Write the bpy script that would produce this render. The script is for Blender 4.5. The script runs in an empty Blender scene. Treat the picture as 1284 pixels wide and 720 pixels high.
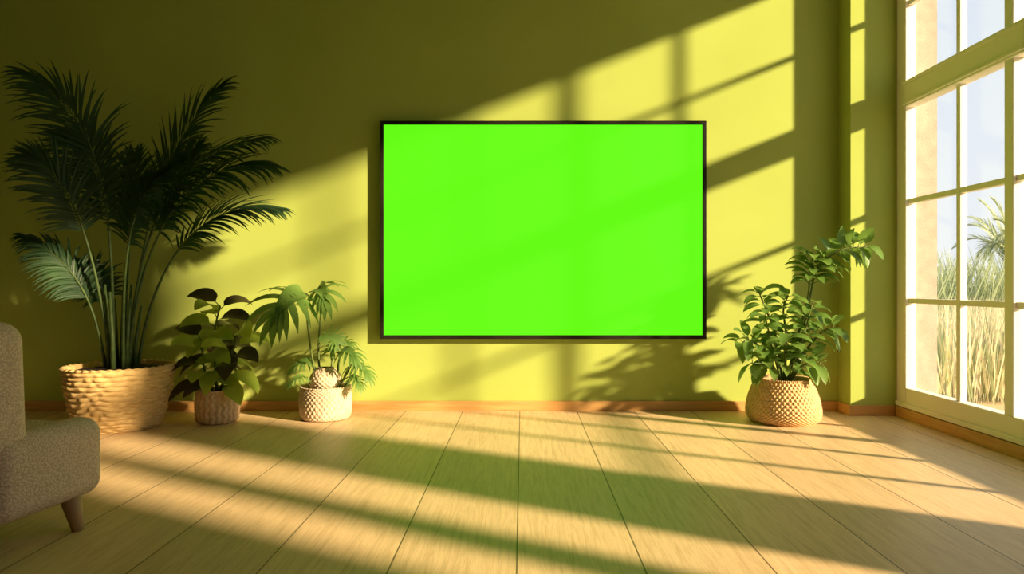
import bpy, math, random
from mathutils import Vector, noise, Matrix
random.seed(7)
V = Vector
scene = bpy.context.scene
try:
    scene.view_settings.view_transform = 'Standard'
    scene.view_settings.look = 'None'
except Exception as e:
    print(e)

# ------------------------------------------------------------ materials
def new_mat(name):
    m = bpy.data.materials.new(name); m.use_nodes = True
    nt = m.node_tree
    return m, nt, nt.nodes, nt.links, nt.nodes['Principled BSDF']

def noisy(name, c1, c2, scale=8, rough=0.6, bump=0.0, bscale=60, stretch=(1,1,1), spec=0.3, dist=0.01, detail=4):
    m, nt, N, L, b = new_mat(name)
    tc = N.new('ShaderNodeTexCoord'); mp = N.new('ShaderNodeMapping')
    mp.inputs['Scale'].default_value = stretch
    L.new(tc.outputs['Object'], mp.inputs['Vector'])
    nz = N.new('ShaderNodeTexNoise'); nz.inputs['Scale'].default_value = scale; nz.inputs['Detail'].default_value = detail
    L.new(mp.outputs[0], nz.inputs['Vector'])
    r = N.new('ShaderNodeValToRGB'); r.color_ramp.elements[0].position = .3; r.color_ramp.elements[1].position = .7
    r.color_ramp.elements[0].color = (*c1, 1); r.color_ramp.elements[1].color = (*c2, 1)
    L.new(nz.outputs['Fac'], r.inputs[0]); L.new(r.outputs[0], b.inputs['Base Color'])
    b.inputs['Roughness'].default_value = rough
    b.inputs['Specular IOR Level'].default_value = spec
    if bump > 0:
        n2 = N.new('ShaderNodeTexNoise'); n2.inputs['Scale'].default_value = bscale; n2.inputs['Detail'].default_value = 3
        L.new(mp.outputs[0], n2.inputs['Vector'])
        bp = N.new('ShaderNodeBump'); bp.inputs['Strength'].default_value = bump; bp.inputs['Distance'].default_value = dist
        L.new(n2.outputs['Fac'], bp.inputs['Height']); L.new(bp.outputs[0], b.inputs['Normal'])
    return m

def leaf_mat(name, c1, c2, trans=0.3, rough=0.45, scale=6, tcol=None):
    m = noisy(name, c1, c2, scale, rough, spec=0.4)
    nt = m.node_tree; N = nt.nodes; L = nt.links; b = N['Principled BSDF']
    t = N.new('ShaderNodeBsdfTranslucent')
    tc = tcol or tuple(min(1, x*1.6) for x in c2)
    t.inputs['Color'].default_value = (*tc, 1)
    mx = N.new('ShaderNodeMixShader'); mx.inputs[0].default_value = trans
    L.new(b.outputs[0], mx.inputs[1]); L.new(t.outputs[0], mx.inputs[2])
    L.new(mx.outputs[0], N['Material Output'].inputs['Surface'])
    return m

M_wall = noisy('wall_paint', (.415, .50, .115), (.45, .54, .13), 1.5, .85, .12, 180, spec=.1, dist=.002)
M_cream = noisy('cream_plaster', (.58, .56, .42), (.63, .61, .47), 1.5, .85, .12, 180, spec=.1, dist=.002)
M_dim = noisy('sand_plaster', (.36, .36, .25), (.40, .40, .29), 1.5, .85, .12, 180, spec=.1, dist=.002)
M_ceil = noisy('ceiling_paint', (.44, .44, .32), (.49, .49, .36), 2, .9, spec=.1)
M_trim = noisy('trim_oak', (.55, .29, .09), (.68, .40, .15), 6, .45, .1, 30, (.6, .6, 8), spec=.3, dist=.002)
M_frame = noisy('window_cream', (.88, .84, .73), (.92, .88, .78), 3, .5, spec=.3)
M_stucco = noisy('exterior_stucco', (.34, .31, .26), (.43, .39, .33), 10, .9, .3, 90, spec=.1)
M_black = noisy('tv_bezel', (.012, .010, .006), (.02, .016, .01), 10, .4)
M_palm = leaf_mat('palm_leaf', (.020, .050, .022), (.045, .10, .035), .15, .45, 5)
M_palmstem = noisy('palm_stem', (.05, .09, .03), (.10, .15, .04), 20, .5)
M_soil = noisy('potting_soil', (.012, .008, .005), (.05, .03, .018), 45, .95, .8, 70)
M_bask = noisy('basket_straw', (.58, .37, .14), (.84, .60, .28), 22, .75, .5, 90, (1, 1, 5), spec=.15)
M_bask2 = noisy('basket_peach', (.62, .40, .25), (.80, .56, .37), 30, .8, .4, 120, spec=.15)
M_bask3 = noisy('basket_linen', (.54, .42, .29), (.70, .56, .40), 30, .8, .4, 120, spec=.15)
M_bask4 = noisy('basket_rope', (.60, .38, .18), (.80, .54, .28), 30, .8, .4, 120, spec=.15)
M_leafA = leaf_mat('leaf_bright', (.22, .33, .035), (.40, .50, .07), .3, .4)
M_leafD = leaf_mat('leaf_burgundy', (.035, .024, .014), (.07, .055, .025), .1, .4)
M_leafM = leaf_mat('leaf_monstera', (.08, .17, .035), (.17, .28, .06), .28, .4)
M_leafZ = leaf_mat('leaf_green', (.09, .19, .04), (.19, .31, .06), .3, .38)
M_stem = noisy('green_stem', (.08, .13, .03), (.15, .19, .05), 20, .5)
M_legwood = noisy('leg_wood', (.38, .21, .12), (.50, .30, .18), 8, .5, .05, 30, (1, 1, .2))
M_reed = leaf_mat('reed_straw', (.58, .49, .33), (.70, .61, .44), .3, .8, 3)
M_gpalm = leaf_mat('garden_green', (.27, .33, .19), (.38, .43, .27), .3, .5, 3)
M_ground = noisy('sandy_ground', (.42, .35, .22), (.56, .48, .31), 1.5, .95, .3, 8, spec=.05)

M_fab, nt, N, L, b = new_mat('boucle_fabric')
tc = N.new('ShaderNodeTexCoord'); vo = N.new('ShaderNodeTexVoronoi'); vo.inputs['Scale'].default_value = 130
L.new(tc.outputs['Object'], vo.inputs['Vector'])
r = N.new('ShaderNodeValToRGB'); r.color_ramp.elements[0].color = (.86, .66, .53, 1); r.color_ramp.elements[1].color = (.54, .39, .31, 1)
r.color_ramp.elements[1].position = .7
L.new(vo.outputs['Distance'], r.inputs[0]); L.new(r.outputs[0], b.inputs['Base Color'])
bp = N.new('ShaderNodeBump'); bp.invert = True; bp.inputs['Strength'].default_value = .6; bp.inputs['Distance'].default_value = .004
L.new(vo.outputs['Distance'], bp.inputs['Height']); L.new(bp.outputs[0], b.inputs['Normal'])
b.inputs['Roughness'].default_value = .95; b.inputs['Specular IOR Level'].default_value = .1

# floor planks
M_floor, nt, N, L, b = new_mat('oak_planks')
def math_node(op, a, c=None):
    n = N.new('ShaderNodeMath'); n.operation = op
    if isinstance(a, (int, float)): n.inputs[0].default_value = a
    else: L.new(a, n.inputs[0])
    if c is not None:
        if isinstance(c, (int, float)): n.inputs[1].default_value = c
        else: L.new(c, n.inputs[1])
    return n.outputs[0]
tc = N.new('ShaderNodeTexCoord'); sx = N.new('ShaderNodeSeparateXYZ'); L.new(tc.outputs['Object'], sx.inputs[0])
u = math_node('DIVIDE', math_node('ADD', sx.outputs[0], 0.02 + 45), .45)
pid = math_node('FLOOR', u); fr = math_node('FRACT', u)
edge = math_node('MINIMUM', fr, math_node('SUBTRACT', 1.0, fr))
line = math_node('LESS_THAN', edge, .0065)
wn = N.new('ShaderNodeTexWhiteNoise'); wn.noise_dimensions = '1D'; L.new(pid, wn.inputs['W'])
cmb = N.new('ShaderNodeCombineXYZ')
L.new(math_node('MULTIPLY', sx.outputs[0], 34), cmb.inputs[0])
L.new(math_node('ADD', math_node('MULTIPLY', sx.outputs[1], 2.0), math_node('MULTIPLY', wn.outputs['Value'], 30)), cmb.inputs[1])
L.new(pid, cmb.inputs[2])
g = N.new('ShaderNodeTexNoise'); g.inputs['Scale'].default_value = 1.6; g.inputs['Detail'].default_value = 9; g.inputs['Roughness'].default_value = .75
g.inputs['Distortion'].default_value = .8
L.new(cmb.outputs[0], g.inputs['Vector'])
r = N.new('ShaderNodeValToRGB'); r.color_ramp.elements[0].position = .30; r.color_ramp.elements[1].position = .56
r.color_ramp.elements[0].color = (.56, .375, .195, 1); r.color_ramp.elements[1].color = (.79, .565, .33, 1)
L.new(g.outputs['Fac'], r.inputs[0])
hs = N.new('ShaderNodeHueSaturation'); L.new(r.outputs[0], hs.inputs['Color'])
L.new(math_node('ADD', math_node('MULTIPLY', wn.outputs['Value'], .12), .94), hs.inputs['Value'])
mx = N.new('ShaderNodeMix'); mx.data_type = 'RGBA'
L.new(line, mx.inputs[0]); L.new(hs.outputs[0], mx.inputs[6]); mx.inputs[7].default_value = (.14, .09, .045, 1)
L.new(mx.outputs[2], b.inputs['Base Color'])
b.inputs['Roughness'].default_value = .42; b.inputs['Specular IOR Level'].default_value = .35
h = math_node('SUBTRACT', math_node('MULTIPLY', g.outputs['Fac'], .6), math_node('MULTIPLY', line, 2.0))
bp = N.new('ShaderNodeBump'); bp.inputs['Strength'].default_value = .5; bp.inputs['Distance'].default_value = .003
L.new(h, bp.inputs['Height']); L.new(bp.outputs[0], b.inputs['Normal'])

# screen
M_screen, nt, N, L, b = new_mat('chroma_screen')
b.inputs['Base Color'].default_value = (.007, .02, .001, 1)
b.inputs['Roughness'].default_value = .6
b.inputs['Specular IOR Level'].default_value = .1
b.inputs['Emission Color'].default_value = (.13, 1.0, .008, 1)
b.inputs['Emission Strength'].default_value = .97

# glass
M_glass, nt, N, L, b = new_mat('window_glass')
tr = N.new('ShaderNodeBsdfTransparent'); gl = N.new('ShaderNodeBsdfGlossy'); gl.inputs['Roughness'].default_value = .02
ms = N.new('ShaderNodeMixShader'); ms.inputs[0].default_value = .05
L.new(tr.outputs[0], ms.inputs[1]); L.new(gl.outputs[0], ms.inputs[2]); L.new(ms.outputs[0], N['Material Output'].inputs['Surface'])

# ------------------------------------------------------------ mesh helpers
class MB:
    def __init__(s): s.v = []; s.f = []; s.m = []
    def add(s, verts, faces, mat=0):
        o = len(s.v); s.v += [tuple(x) for x in verts]
        for f in faces: s.f.append(tuple(i+o for i in f)); s.m.append(mat)
    def box(s, x0, x1, y0, y1, z0, z1, mat=0):
        s.add([(x0,y0,z0),(x1,y0,z0),(x1,y1,z0),(x0,y1,z0),(x0,y0,z1),(x1,y0,z1),(x1,y1,z1),(x0,y1,z1)],
              [(0,3,2,1),(4,5,6,7),(0,1,5,4),(1,2,6,5),(2,3,7,6),(3,0,4,7)], mat)
    def obj(s, name, mats, parent=None, smooth=False, bevel=0, loc=(0,0,0)):
        me = bpy.data.meshes.new(name); me.from_pydata(s.v, [], s.f)
        for m in mats: me.materials.append(m)
        me.polygons.foreach_set('material_index', s.m)
        if smooth: me.polygons.foreach_set('use_smooth', [True]*len(s.f))
        me.update()
        o = bpy.data.objects.new(name, me); scene.collection.objects.link(o); o.location = loc
        if parent: o.parent = parent
        if bevel:
            bv = o.modifiers.new('bevel', 'BEVEL'); bv.width = bevel; bv.segments = 3; bv.limit_method = 'ANGLE'
        return o

def empty(name, loc, rz=0):
    e = bpy.data.objects.new(name, None); e.location = loc; e.rotation_euler = (0, 0, rz)
    e.empty_display_size = .1
    scene.collection.objects.link(e); return e

def prof(kind, t):
    if kind == 'oval': return (math.sin(math.pi*min(1, t**.75)))**.8 if 0 < t < 1 else 0.02
    if kind == 'lance': return max(.04, math.sin(math.pi*t**.55)**.7) if 0 < t < 1 else .04
    if kind == 'finger': return max(.05, (1 - t**3.0)*(.8+.3*math.sin(math.pi*t)))
    return 1

def blade(mb, p, d, n, Ln, W, droop=.5, seg=7, fold=.25, mat=0, kind='oval'):
    p = V(p); d = V(d).normalized(); side = d.cross(V(n))
    if side.length < 1e-3: side = d.cross(V((1, .2, 0)))
    side.normalize(); vs = []
    for i in range(seg+1):
        t = i/seg; w = W/2*prof(kind, t); up = side.cross(d).normalized()
        vs += [p - side*w + up*fold*w, p.copy(), p + side*w + up*fold*w]
        d = (d + V((0, 0, -droop/seg))).normalized(); side = (side - d*side.dot(d)).normalized()
        p = p + d*Ln/seg
    fs = []
    for i in range(seg):
        a = 3*i; fs += [(a, a+1, a+4, a+3), (a+1, a+2, a+5, a+4)]
    mb.add(vs, fs, mat)

def bez(pts, t):
    pts = [V(p) for p in pts]
    while len(pts) > 1: pts = [a.lerp(b_, t) for a, b_ in zip(pts, pts[1:])]
    return pts[0]
def catmull(pts, n):
    P = [V(p) for p in pts]; P = [P[0]*2-P[1]] + P + [P[-1]*2-P[-2]]; out = []
    for i in range(1, len(P)-2):
        for k in range(n):
            t = k/n; a, b_, c, d = P[i-1], P[i], P[i+1], P[i+2]
            out.append(.5*((2*b_)+(c-a)*t+(2*a-5*b_+4*c-d)*t*t+(3*b_-a-3*c+d)*t**3))
    out.append(P[-2]); return out
def tube(mb, pts, r0, r1, ns=8, mat=0):
    vs = []; n = len(pts)
    for i, p in enumerate(pts):
        T = (pts[min(i+1, n-1)] - pts[max(i-1, 0)]).normalized()
        a = T.cross(V((0, 1, .01))).normalized() if abs(T.y) < .95 else T.cross(V((1, 0, 0))).normalized()
        c = T.cross(a); r = r0 + (r1-r0)*i/(n-1)
        for k in range(ns):
            th = 2*math.pi*k/ns; vs.append(p + a*r*math.cos(th) + c*r*math.sin(th))
    fs = [(i*ns+k, i*ns+(k+1) % ns, (i+1)*ns+(k+1) % ns, (i+1)*ns+k) for i in range(n-1) for k in range(ns)]
    fs += [tuple(range(ns))[::-1], tuple((n-1)*ns+k for k in range(ns))]
    mb.add(vs, fs, mat)

def frond(mb, pts, n=34, Lf=.4, W=.022, N=(0, -.85, .5), droop=.5, start=.12, mat=0, smat=1, rr=.008, a0=52, a1=12):
    C = [bez(pts, i/24) for i in range(25)]
    tube(mb, C, rr, .0015, 6, smat)
    for i in range(n):
        t = start + (1-start)*i/(n-1)
        p = bez(pts, t); T = (bez(pts, min(1, t+.01)) - bez(pts, max(0, t-.01))).normalized()
        side = T.cross(V(N)).normalized(); up = side.cross(T).normalized()
        q = (t-start)/(1-start)
        ang = math.radians(a0+(a1-a0)*q**.8); l = Lf*(.5+.62*math.sin(math.pi*min(1, .12+q*.74)))*(1-.45*q**3)
        for s in (-1, 1):
            a = ang + random.uniform(-.09, .09)
            d = T*math.cos(a) + side*s*math.sin(a) + up*random.uniform(0, .22)
            blade(mb, p, d, up, l*random.uniform(.88, 1.08), W, droop*random.uniform(.7, 1.3), 6, .45, mat, 'lance')

def woven_pot(name, profile, rows, strands, amp, style, mat, parent, nth=None, wall=.02, soil_drop=.035, soil=True):
    nth = nth or strands*8; nz = rows*6
    pr = catmull([(r_, 0, z) for r_, z in profile], 12)
    def at(u):
        x = u*(len(pr)-1); i = min(int(x), len(pr)-2); return pr[i].lerp(pr[i+1], x-i)
    vs = []; mb = MB()
    for j in range(nz+1):
        u_ = j/nz
        for k in range(nth):
            th = 2*math.pi*k/nth
            uu = u_
            if style == 'braid':
                uu = min(1, max(0, u_ + .03*noise.noise(V((math.cos(th)*2.6, math.sin(th)*2.6, u_*3)))*math.sin(math.pi*u_)*2))
            q = at(uu)
            if style == 'braid':
                row = min(int(u_*rows), rows-1); v = u_*rows-row
                wob = noise.noise(V((math.cos(th)*4, math.sin(th)*4, row*1.7)))
                dsp = amp*(math.sin(math.pi*v)**.6)*(.7+.3*math.sin(strands*th+row*math.pi*.7+wob*3)+.45*wob)
            elif style == 'knit':
                dsp = amp*(abs(math.sin(strands*th/2+u_*rows*math.pi/2))*abs(math.sin(strands*th/2-u_*rows*math.pi/2)))
            else:
                dsp = amp*(.5+.5*math.sin(strands*th + 2.2*abs((u_*rows) % 2-1)))*(.6+.4*abs(math.sin(u_*rows*math.pi)))
            rr = q.x + dsp
            vs.append((rr*math.cos(th), rr*math.sin(th), q.z))
    fs = [(j*nth+k, j*nth+(k+1) % nth, (j+1)*nth+(k+1) % nth, (j+1)*nth+k) for j in range(nz) for k in range(nth)]
    top = at(1); base = len(vs)
    rings = [(top.x+amp*.9, top.z+wall*.35), (top.x, top.z+wall*.7), (top.x-wall, top.z+wall*.4), (top.x-wall*1.2, top.z-.09)]
    for (rr, z) in rings:
        for k in range(nth):
            th = 2*math.pi*k/nth; e = amp*.35*math.sin(strands*2*th+z*200)
            vs.append(((rr+e)*math.cos(th), (rr+e)*math.sin(th), z+e*.6))
    prev = nz*nth
    for i in range(len(rings)):
        cur = base+i*nth
        fs += [(prev+k, prev+(k+1) % nth, cur+(k+1) % nth, cur+k) for k in range(nth)]; prev = cur
    fs.append(tuple(range(nth))[::-1])
    mb.add(vs, fs); mb.obj(name, [mat], parent, True)
    if soil:
        sb = MB(); R = top.x-wall*.9; zs = top.z-soil_drop; vs = [(0, 0, zs+.02)]; fs = []
        for a in range(1, 9):
            for k in range(40):
                th = 2*math.pi*k/40; rr = R*a/8
                vs.append((rr*math.cos(th), rr*math.sin(th), zs+.02*(1-(a/8)**2)+.012*noise.noise(V((rr*30*math.cos(th), rr*30*math.sin(th), 1)))))
        fs += [(0, 1+k, 1+(k+1) % 40) for k in range(40)]
        for a in range(7):
            fs += [(1+a*40+k, 1+(a+1)*40+k, 1+(a+1)*40+(k+1) % 40, 1+a*40+(k+1) % 40) for k in range(40)]
        sb.add(vs, fs); sb.obj('soil', [M_soil], parent, True)

# ------------------------------------------------------------ room shell
XL, XR, YB, YF, H, TH = -5.0, 2.86, 5.42, -2.6, 3.95, .30
mb = MB(); mb.box(XL-TH, XR+TH, YF-TH, YB+TH, -.12, 0); mb.obj('floor', [M_floor])
mb = MB(); mb.box(XL-TH, XR+TH, YF-TH, YB+TH, H, H+.2); mb.obj('ceiling', [M_ceil])
mb = MB(); mb.box(XL-TH, XR+TH, YB, YB+TH, 0, H); mb.obj('wall_back', [M_wall])
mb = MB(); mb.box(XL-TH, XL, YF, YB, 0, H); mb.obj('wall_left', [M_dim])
mb = MB(); mb.box(XL-TH, XR+TH, YF-TH, YF, 0, H); mb.obj('wall_front', [M_cream])
CY = 5.22; CX = 2.51
mb = MB(); mb.box(CX, XR, CY, YB, 0, H); mb.obj('wall_pilaster', [M_wall])
W1 = (2.20, 5.20); W2 = (.44, 1.55); ZB, ZT = .085, 3.76
mb = MB()
def rwall(y0, y1, z0, z1):
    mb.box(XR, XR+.09, y0, y1, z0, z1, 0); mb.box(XR+.09, XR+TH, y0, y1, z0, z1, 1)
rwall(YF, W2[0], 0, H); rwall(W2[1], W1[0], 0, H); rwall(W1[1], YB, 0, H)
for w in (W1, W2):
    rwall(w[0], w[1], 0, ZB); rwall(w[0], w[1], ZT, H)
mb.obj('wall_right', [M_cream, M_stucco])
# baseboards
bh = .078
mb = MB(); mb.box(XL, CX-.018, YB-.018, YB, 0, bh); mb.obj('baseboard_back', [M_trim], bevel=.004)
mb = MB(); mb.box(CX-.018, CX, CY-.018, YB-.018, 0, bh); mb.box(CX, XR-.018, CY-.018, CY, 0, bh); mb.obj('baseboard_pilaster', [M_trim], bevel=.004)
mb = MB(); mb.box(XR-.018, XR, YF, CY-.018, 0, bh); mb.obj('baseboard_right', [M_trim], bevel=.004)
mb = MB(); mb.box(XL, XL+.018, YF, YB-.018, 0, bh); mb.obj('baseboard_left', [M_trim], bevel=.004)

def window(name, y0, y1, stile, heavy, minor, hz, transom=True):
    root = empty(name, (XR, (y0+y1)/2, ZB)); ox, oy, oz = root.location
    def part(nm, x0, x1, a, b_, z0, z1, mat=M_frame, bev=.006):
        m = MB(); m.box(x0, x1, a-oy, b_-oy, z0-oz, z1-oz); return m.obj(nm, [mat], root, bevel=bev)
    D = .075; x0 = -.006
    part('stile_far', x0, D, y1-stile, y1, ZB, ZT); part('stile_near', x0, D, y0, y0+stile, ZB, ZT)
    a, c = y0+stile, y1-stile
    part('bottom_rail', x0, D, a, c, ZB, .23); part('top_rail', x0, D, a, c, ZT-.1, ZT)
    part('sill_bead', -.022, x0, y0, y1, ZB, ZB+.035)
    part('transom', x0-.012, D, a, c, 2.32, 2.51)
    part('transom_bead', x0-.03, x0-.012, a, c, 2.48, 2.505, bev=.004)
    part('transom_bead_low', x0-.024, x0-.012, a, c, 2.335, 2.355, bev=.004)
    for i, y in enumerate(heavy):
        part('mullion_%d' % i, x0, D, y[0], y[1], .23, 2.32); part('upper_mullion_%d' % i, x0, D, y[0], y[1], 2.51, ZT-.1)
    for i, y in enumerate(minor):
        part('muntin_v%d' % i, .012, .06, y-.02, y+.02, .23, 2.32, bev=.004); part('upper_muntin_v%d' % i, .012, .06, y-.02, y+.02, 2.51, ZT-.1, bev=.004)
    for i, z in enumerate(hz):
        part('muntin_h%d' % i, .014, .058, a, c, z-.019, z+.019, bev=.004)
    m = MB(); m.box(.034, .038, a-oy, c-oy, .23-oz, ZT-.1-oz); m.obj('glass', [M_glass], root)
    return root
window('window_1', W1[0], W1[1], .115, [(3.97, 4.045)], [4.50, 3.53, 2.95], [.88, 1.62, 3.1])
window('window_2', W2[0], W2[1], .07, [(.88, 1.08)], [], [3.1])

# ------------------------------------------------------------ television
tv = empty('wall_mounted_television', (.163, YB, 1.43))
hw, hh = 1.283, .858; fw = .03
mb = MB()
mb.box(-hw, hw, -.062, -.012, hh-fw, hh); mb.box(-hw, hw, -.062, -.012, -hh, -hh+fw)
mb.box(-hw, -hw+fw, -.062, -.012, -hh+fw, hh-fw); mb.box(hw-fw, hw, -.062, -.012, -hh+fw, hh-fw)
mb.obj('bezel', [M_black], tv, bevel=.003)
mb = MB(); mb.box(-hw+fw, hw-fw, -.05, -.015, -hh+fw, hh-fw); mb.obj('screen', [M_screen], tv)
mb = MB(); mb.box(-hw*.5, hw*.5, -.014, 0, -hh*.5, hh*.5); mb.obj('wall_bracket', [M_black], tv)

# ------------------------------------------------------------ potted palm
pp = empty('potted_palm', (-2.83, 4.80, 0))
woven_pot('basket', [(.235, 0), (.268, .05), (.298, .17), (.325, .30), (.338, .42)], 15, 20, .018, 'braid', M_bask, pp, nth=300, wall=.026, soil_drop=.02)
mb = MB()
F = [
 ([(-.03,0,.40),(-.08,0,1.3),(.04,-.05,2.12),(-.64,-.05,2.47)], .38, (.2,-.8,.5), .9, .48),
 ([(-.05,.03,.40),(-.10,.05,1.2),(-.08,.1,1.85),(-.44,.1,2.10)], .33, (.1,-.8,.4), .9, .50),
 ([(-.02,-.05,.40),(-.10,-.1,1.1),(-.14,-.2,1.7),(-.46,-.25,1.86)], .31, (.2,-.8,.6), .9, .52),
 ([(.04,.05,.40),(.06,.1,1.2),(.20,.1,2.0),(.68,.1,2.42)], .34, (-.2,-.8,.5), .7, .46),
 ([(.06,0,.40),(.10,.0,1.2),(.26,.0,1.92),(1.03,-.05,2.02)], .36, (-.1,-.6,.8), .9, .48),
 ([(.08,-.03,.40),(.12,-.05,1.1),(.42,-.15,1.87),(1.12,-.2,1.80)], .38, (-.1,-.7,.7), .9, .48),
 ([(.10,.05,.40),(.14,.1,1.05),(.40,.2,1.65),(1.03,.22,1.56)], .34, (-.1,-.6,.8), .8, .5),
 ([(.02,.08,.40),(.03,.15,1.2),(.15,.22,1.7),(.42,.26,2.0)], .32, (0,-.8,.4), .6, .5),
 ([(-.02,.08,.40),(-.03,.15,1.1),(-.04,.2,1.6),(-.04,.26,1.94)], .28, (0,-.8,.4), .6, .54),
 ([(.06,-.06,.40),(.08,-.1,1.0),(.16,-.25,1.6),(.52,-.35,1.74)], .32, (-.1,-.7,.6), .9, .52),
 ([(-.08,-.03,.40),(-.12,-.05,.75),(-.18,-.1,1.15),(-.60,-.1,1.33)], .24, (.1,-.7,.7), 1.1, .48),
 ([(-.08,.03,.40),(-.10,.05,.75),(-.16,.1,1.08),(-.36,.1,1.16)], .22, (.1,-.7,.7), 1.4, .5),
]
for pts, lf, Nn, dr, st in F:
    frond(mb, pts, 42, lf, .021, Nn, dr, st, 0, 1, .014)
mb.obj('fronds', [M_palm, M_palmstem], pp, True)
mb = MB()
for k in range(9):
    a = k*2.4; r_ = .05+.02*(k % 3)
    tube(mb, [V((r_*math.cos(a), r_*math.sin(a), .38)), V((r_*1.1*math.cos(a), r_*1.1*math.sin(a), .6)), V((r_*1.5*math.cos(a), r_*1.5*math.sin(a), .85+.05*(k % 4)))], .02, .008, 7)
mb.obj('canes', [M_palmstem], pp, True)

# ------------------------------------------------------------ rubber-plant-like potted plant
pr_ = empty('potted_rubber_plant', (-2.22, 4.97, 0))
woven_pot('pot', [(.115, 0), (.14, .03), (.148, .12), (.143, .19), (.138, .235)], 10, 22, .008, 'zig', M_bask2, pr_, nth=220, wall=.014)
mb = MB(); ga = 0
for st, n in (([(0,0,.2),(-.02,0,.45),(-.03,.02,.66),(.01,.02,.84)], 17), ([(.02,-.02,.2),(.09,-.03,.4),(.15,-.03,.60)], 14), ([(-.03,0,.2),(-.08,-.03,.38),(-.10,-.04,.60)], 12)):
    C = catmull(st, 6); tube(mb, C, .012, .005, 7, 2)
    for i in range(n):
        t = .2+.8*i/(n-1); p = C[min(int(t*(len(C)-1)), len(C)-1)]; ga += 2.4
        el = -.1 + .9*t
        d = V((math.cos(ga)*math.cos(el), math.sin(ga)*.7*math.cos(el), math.sin(el)))
        pet = p + d*.05; tube(mb, [p, p+d*.025, pet], .004, .003, 5, 2)
        blade(mb, pet, d, (0, -.5, 1), random.uniform(.2, .27), random.uniform(.13, .155), random.uniform(1.2, 2.0), 9, .18, 1 if random.random() < .28 else 0, 'oval')
mb.obj('foliage', [M_leafA, M_leafD, M_stem], pr_, True)

# ------------------------------------------------------------ monstera
def monstera(mb, p, d, n, Ln, Wd, droop, mat=0, nf=8):
    p = V(p); d = V(d).normalized(); side = d.cross(V(n)).normalized(); pts = []
    for i in range(13):
        pts.append((p.copy(), d.copy())); d = (d+V((0, 0, -droop/12))).normalized(); p = p+d*Ln/12
    vs = []; fs = []
    for i, (q, dd) in enumerate(pts):
        t = i/12; w = Wd*.17*(1-t**2)+.004; up = side.cross(dd).normalized()
        vs += [q-side*w+up*w*.3, q, q+side*w+up*w*.3]
    for i in range(12):
        a = 3*i; fs += [(a, a+1, a+4, a+3), (a+1, a+2, a+5, a+4)]
    mb.add(vs, fs, mat)
    for i in range(nf):
        t = i/(nf-1); q, dd = pts[min(12, int(t*11.5))]; up = side.cross(dd).normalized()
        a = math.radians(125-108*t); l = Wd*.5*(.72+.45*math.sin(math.pi*(.2+.65*t)))
        for s in (-1, 1):
            dv = dd*math.cos(a)+side*s*math.sin(a)+up*.18
            blade(mb, q, dv, up, l, Ln/nf*1.05, droop*.9, 6, .2, mat, 'finger')
mo = empty('potted_monstera', (-1.475, 5.12, 0))
woven_pot('pot', [(.155, 0), (.18, .02), (.188, .12), (.186, .2), (.182, .235)], 16, 34, .006, 'knit', M_bask3, mo, nth=340, wall=.014)
mb = MB()
def mleaf(stem, d, n, Ln, Wd, dr):
    C = catmull(stem, 6); tube(mb, C, .009, .005, 6, 1); monstera(mb, C[-1], d, n, Ln, Wd, dr)
mleaf([(-.05,0,.2),(-.10,-.03,.5),(-.13,-.05,.80),(-.13,-.08,.93)], (-.12,-.45,.1), (.15,-.9,.8), .44, .52, 1.3)
mleaf([(-.03,0,.2),(-.06,.02,.5),(-.04,.02,.86),(-.07,.0,.96)], (.20,-.35,.2), (.0,-.8,.85), .32, .38, 1.5)
mleaf([(.0,.02,.2),(-.08,.05,.35),(-.14,.05,.42)], (-.6,-.2,.1), (0,-.5,.85), .15, .18, 1.2)
mleaf([(.06,0,.2),(.10,-.02,.4),(.12,-.03,.50)], (.4,-.35,.3), (0,-.4,.9), .20, .26, 1.4)
mleaf([(.08,0,.2),(.16,-.02,.33),(.20,-.03,.40)], (.7,-.3,.2), (0,-.4,.9), .18, .24, 1.4)
mleaf([(.06,.03,.2),(.09,.04,.42),(.08,.04,.56)], (-.2,-.3,.5), (0,-.6,.7), .16, .2, 1.2)
mleaf([(.09,-.03,.2),(.17,-.05,.26),(.20,-.07,.32)], (.6,-.5,.1), (0,-.3,.9), .14, .18, 1.2)
mleaf([(.02,.03,.2),(.03,.06,.42),(.02,.08,.5)], (.3,.1,.4), (0,-.6,.7), .16, .2, 1.2)
mleaf([(-.06,-.04,.2),(-.10,-.07,.28),(-.13,-.09,.32)], (-.6,-.5,.2), (0,-.3,.9), .13, .16, 1.2)
mb.obj('foliage', [M_leafM, M_stem], mo, True)
woven_pot('woven_cane_base', [(.07, .2), (.105, .24), (.115, .29), (.09, .345), (.055, .375)], 12, 20, .006, 'knit', M_bask3, mo, nth=200, wall=.008, soil=True, soil_drop=.012)

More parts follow.
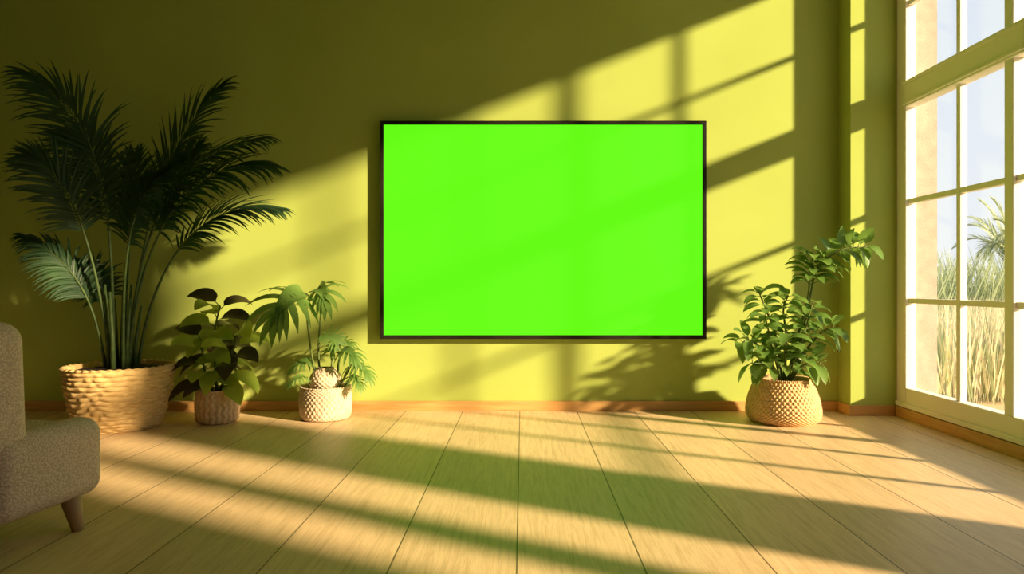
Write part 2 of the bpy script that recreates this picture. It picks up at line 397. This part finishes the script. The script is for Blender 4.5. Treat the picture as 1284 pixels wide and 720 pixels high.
# ------------------------------------------------------------ bushy plant near window
bp_ = empty('potted_schefflera', (1.91, 5.0, 0))
woven_pot('basket', [(.21, 0), (.245, .03), (.257, .09), (.235, .2), (.188, .31)], 22, 46, .010, 'knit', M_bask4, bp_, nth=460, wall=.014)
mb = MB(); ga = 0
S = [([(-.01,0,.28),(-.05,0,.6),(-.12,.02,.82),(-.18,.0,.95)], 24, .2),
     ([(-.02,-.03,.28),(-.15,-.06,.5),(-.27,-.08,.60),(-.34,-.08,.57)], 22, .2),
     ([(.01,.03,.28),(.04,.05,.6),(.02,.05,.82),(.05,.03,.92)], 22, .25),
     ([(.02,-.02,.28),(.13,-.05,.5),(.25,-.08,.66),(.34,-.1,.68)], 22, .25),
     ([(.02,0,.28),(.14,0,.65),(.18,-.05,.93),(.22,-.08,1.12),(.38,-.1,1.25),(.57,-.1,1.27)], 50, .46),
     ([(.02,0,.28),(.10,0,.6),(.16,-.05,.9),(.16,-.08,1.1),(.18,-.1,1.20)], 22, .62),
     ([(.02,-.05,.28),(.10,-.10,.42),(.22,-.14,.44)], 14, .3),
     ([(-.02,-.05,.28),(-.14,-.10,.42),(-.28,-.13,.44)], 14, .3),
     ([(.0,-.05,.28),(-.03,-.12,.5),(-.05,-.18,.68)], 18, .2),
     ([(.03,-.05,.28),(.10,-.10,.6),(.15,-.15,.86)], 22, .25),
     ([(-.02,-.02,.28),(-.10,-.06,.55),(-.17,-.10,.78)], 18, .25)]
for pts, n, s0 in S:
    C = catmull(pts, 8); tube(mb, C, .011, .004, 7, 1)
    for i in range(n):
        t = s0+(1-s0)*i/(n-1); x = t*(len(C)-1); k = min(int(x), len(C)-2); p = C[k].lerp(C[k+1], x-k)
        T = (C[k+1]-C[k]).normalized(); ga += 2.4+random.uniform(-.3, .3)
        a = T.cross(V((.1, 1, .2))).normalized(); c = T.cross(a)
        d = (a*math.cos(ga)+c*math.sin(ga)+T*.35+V((0, 0, .25)))
        d.y *= .8; d.normalize()
        pet = p+d*.03; tube(mb, [p, p.lerp(pet, .5), pet], .003, .002, 5, 1)
        blade(mb, pet, d, (0, -.35, 1), random.uniform(.12, .17), random.uniform(.06, .085), random.uniform(.8, 1.6), 7, .25, 0, 'oval')
mb.obj('foliage', [M_leafZ, M_stem], bp_, True)

# ------------------------------------------------------------ armchair
ac = empty('upholstered_armchair', (-2.212, 2.571, 0), -math.radians(9.5))
def rbox(nm, x0, x1, y0, y1, z0, z1, bev, mat=M_fab, rake=0, puff=0):
    m = MB(); cx, cy, cz = (x0+x1)/2, (y0+y1)/2, (z0+z1)/2
    m.box(x0, x1, y0, y1, z0, z1)
    for i, v in enumerate(m.v):
        if v[2] > cz: m.v[i] = (v[0], v[1]-rake, v[2])
    o = m.obj(nm, [mat], ac, True, bevel=bev); o.modifiers['bevel'].segments = 8
    o.modifiers['bevel'].use_clamp_overlap = True
    return o
rbox('backrest', -.385, .385, -.27, .065, .13, .865, .075, rake=.03)
rbox('arm_right', .24, .405, -.12, .385, .13, .45, .07)
rbox('arm_left', -.405, -.24, -.12, .385, .13, .45, .07)
rbox('seat_base', -.25, .25, -.1, .37, .13, .30, .03)
rbox('seat_cushion', -.238, .238, .02, .39, .29, .425, .05)
mb = MB()
for sx_ in (-1, 1):
    for y, dy in ((.25, .02), (-.2, -.02)):
        p0 = V((sx_*.345, y, .15)); p1 = V((sx_*.365, y+dy, 0))
        tube(mb, [p0, p0.lerp(p1, .5), p1], .04, .021, 16)
mb.obj('legs', [M_legwood], ac, True)

# ------------------------------------------------------------ outdoors
mb = MB(); mb.box(XR+TH, 60, -30, 80, -.15, -.05); mb.obj('ground_outside', [M_ground])
random.seed(3)
mb = MB()
for i in range(4200):
    y = random.uniform(5.9, 9.3); x = .66*y+random.uniform(-.35, 1.6)
    a = random.uniform(0, 6.28); hgt = random.uniform(.45, .95)
    blade(mb, (x, y, -.06), (math.cos(a)*.16, math.sin(a)*.16, 1), (math.cos(a+1), math.sin(a+1), 0), hgt, .02, random.uniform(.0, .25), 4, .2, 0 if random.random() < .8 else 1, 'lance')
for i in range(1000):
    y = random.uniform(9.3, 10.6); x = .63*y+random.uniform(-.6, 1.4)
    a = random.uniform(0, 6.28); hgt = random.uniform(.9, 1.7)
    blade(mb, (x, y, -.06), (math.cos(a)*.25, math.sin(a)*.25, 1), (math.cos(a+1), math.sin(a+1), 0), hgt, .028, random.uniform(.1, .6), 6, .2, 1, 'lance')
mb.obj('reed_grass', [M_reed, M_gpalm])
def gpalm(name, loc, R, hh_, n):
    root = empty(name, loc); mb = MB()
    for i in range(n):
        a = i*2.4; r_ = R*random.uniform(.5, 1)
        dx, dy = math.cos(a)*r_, math.sin(a)*r_
        frond(mb, [(0, 0, 0), (dx*.15, dy*.15, hh_*.7), (dx*.5, dy*.5, hh_*1.05), (dx, dy, hh_*random.uniform(.75, 1.25))], 26, .34, .03, (-dx*.4, -dy*.4-.4, 1), .3, .3, 0, 0, .012, 40, 10)
    mb.obj('fronds', [M_gpalm], root, True)
gpalm('garden_palm', (9.15, 12.4, -.05), 1.1, 2.1, 28)

# ------------------------------------------------------------ light
sd = bpy.data.lights.new('sun', 'SUN'); sd.energy = 13.5; sd.angle = math.radians(2.6); sd.color = (1, .77, .46)
so = bpy.data.objects.new('sun', sd); scene.collection.objects.link(so)
so.rotation_euler = V((-1.8, 1, -.72)).to_track_quat('-Z', 'Y').to_euler(); so.location = (8, -2, 5)
w = bpy.data.worlds.new('sky'); scene.world = w; w.use_nodes = True
N = w.node_tree.nodes; L = w.node_tree.links
tc = N.new('ShaderNodeTexCoord'); s = N.new('ShaderNodeSeparateXYZ'); L.new(tc.outputs['Generated'], s.inputs[0])
r = N.new('ShaderNodeValToRGB'); r.color_ramp.elements[0].position = 0; r.color_ramp.elements[1].position = .8
r.color_ramp.elements[0].color = (.76, .79, .82, 1); r.color_ramp.elements[1].color = (.52, .62, .78, 1)
L.new(s.outputs[2], r.inputs[0]); L.new(r.outputs[0], N['Background'].inputs['Color']); N['Background'].inputs['Strength'].default_value = 1.25

# ------------------------------------------------------------ camera
cd = bpy.data.cameras.new('camera'); cd.sensor_width = 36; cd.lens = 24; cd.shift_x = -13/1284; cd.shift_y = -3/1284
cd.clip_start = .05
co = bpy.data.objects.new('camera', cd); scene.collection.objects.link(co)
co.location = (0, 0, 1.0); co.rotation_euler = (math.radians(90), 0, 0)
scene.camera = co
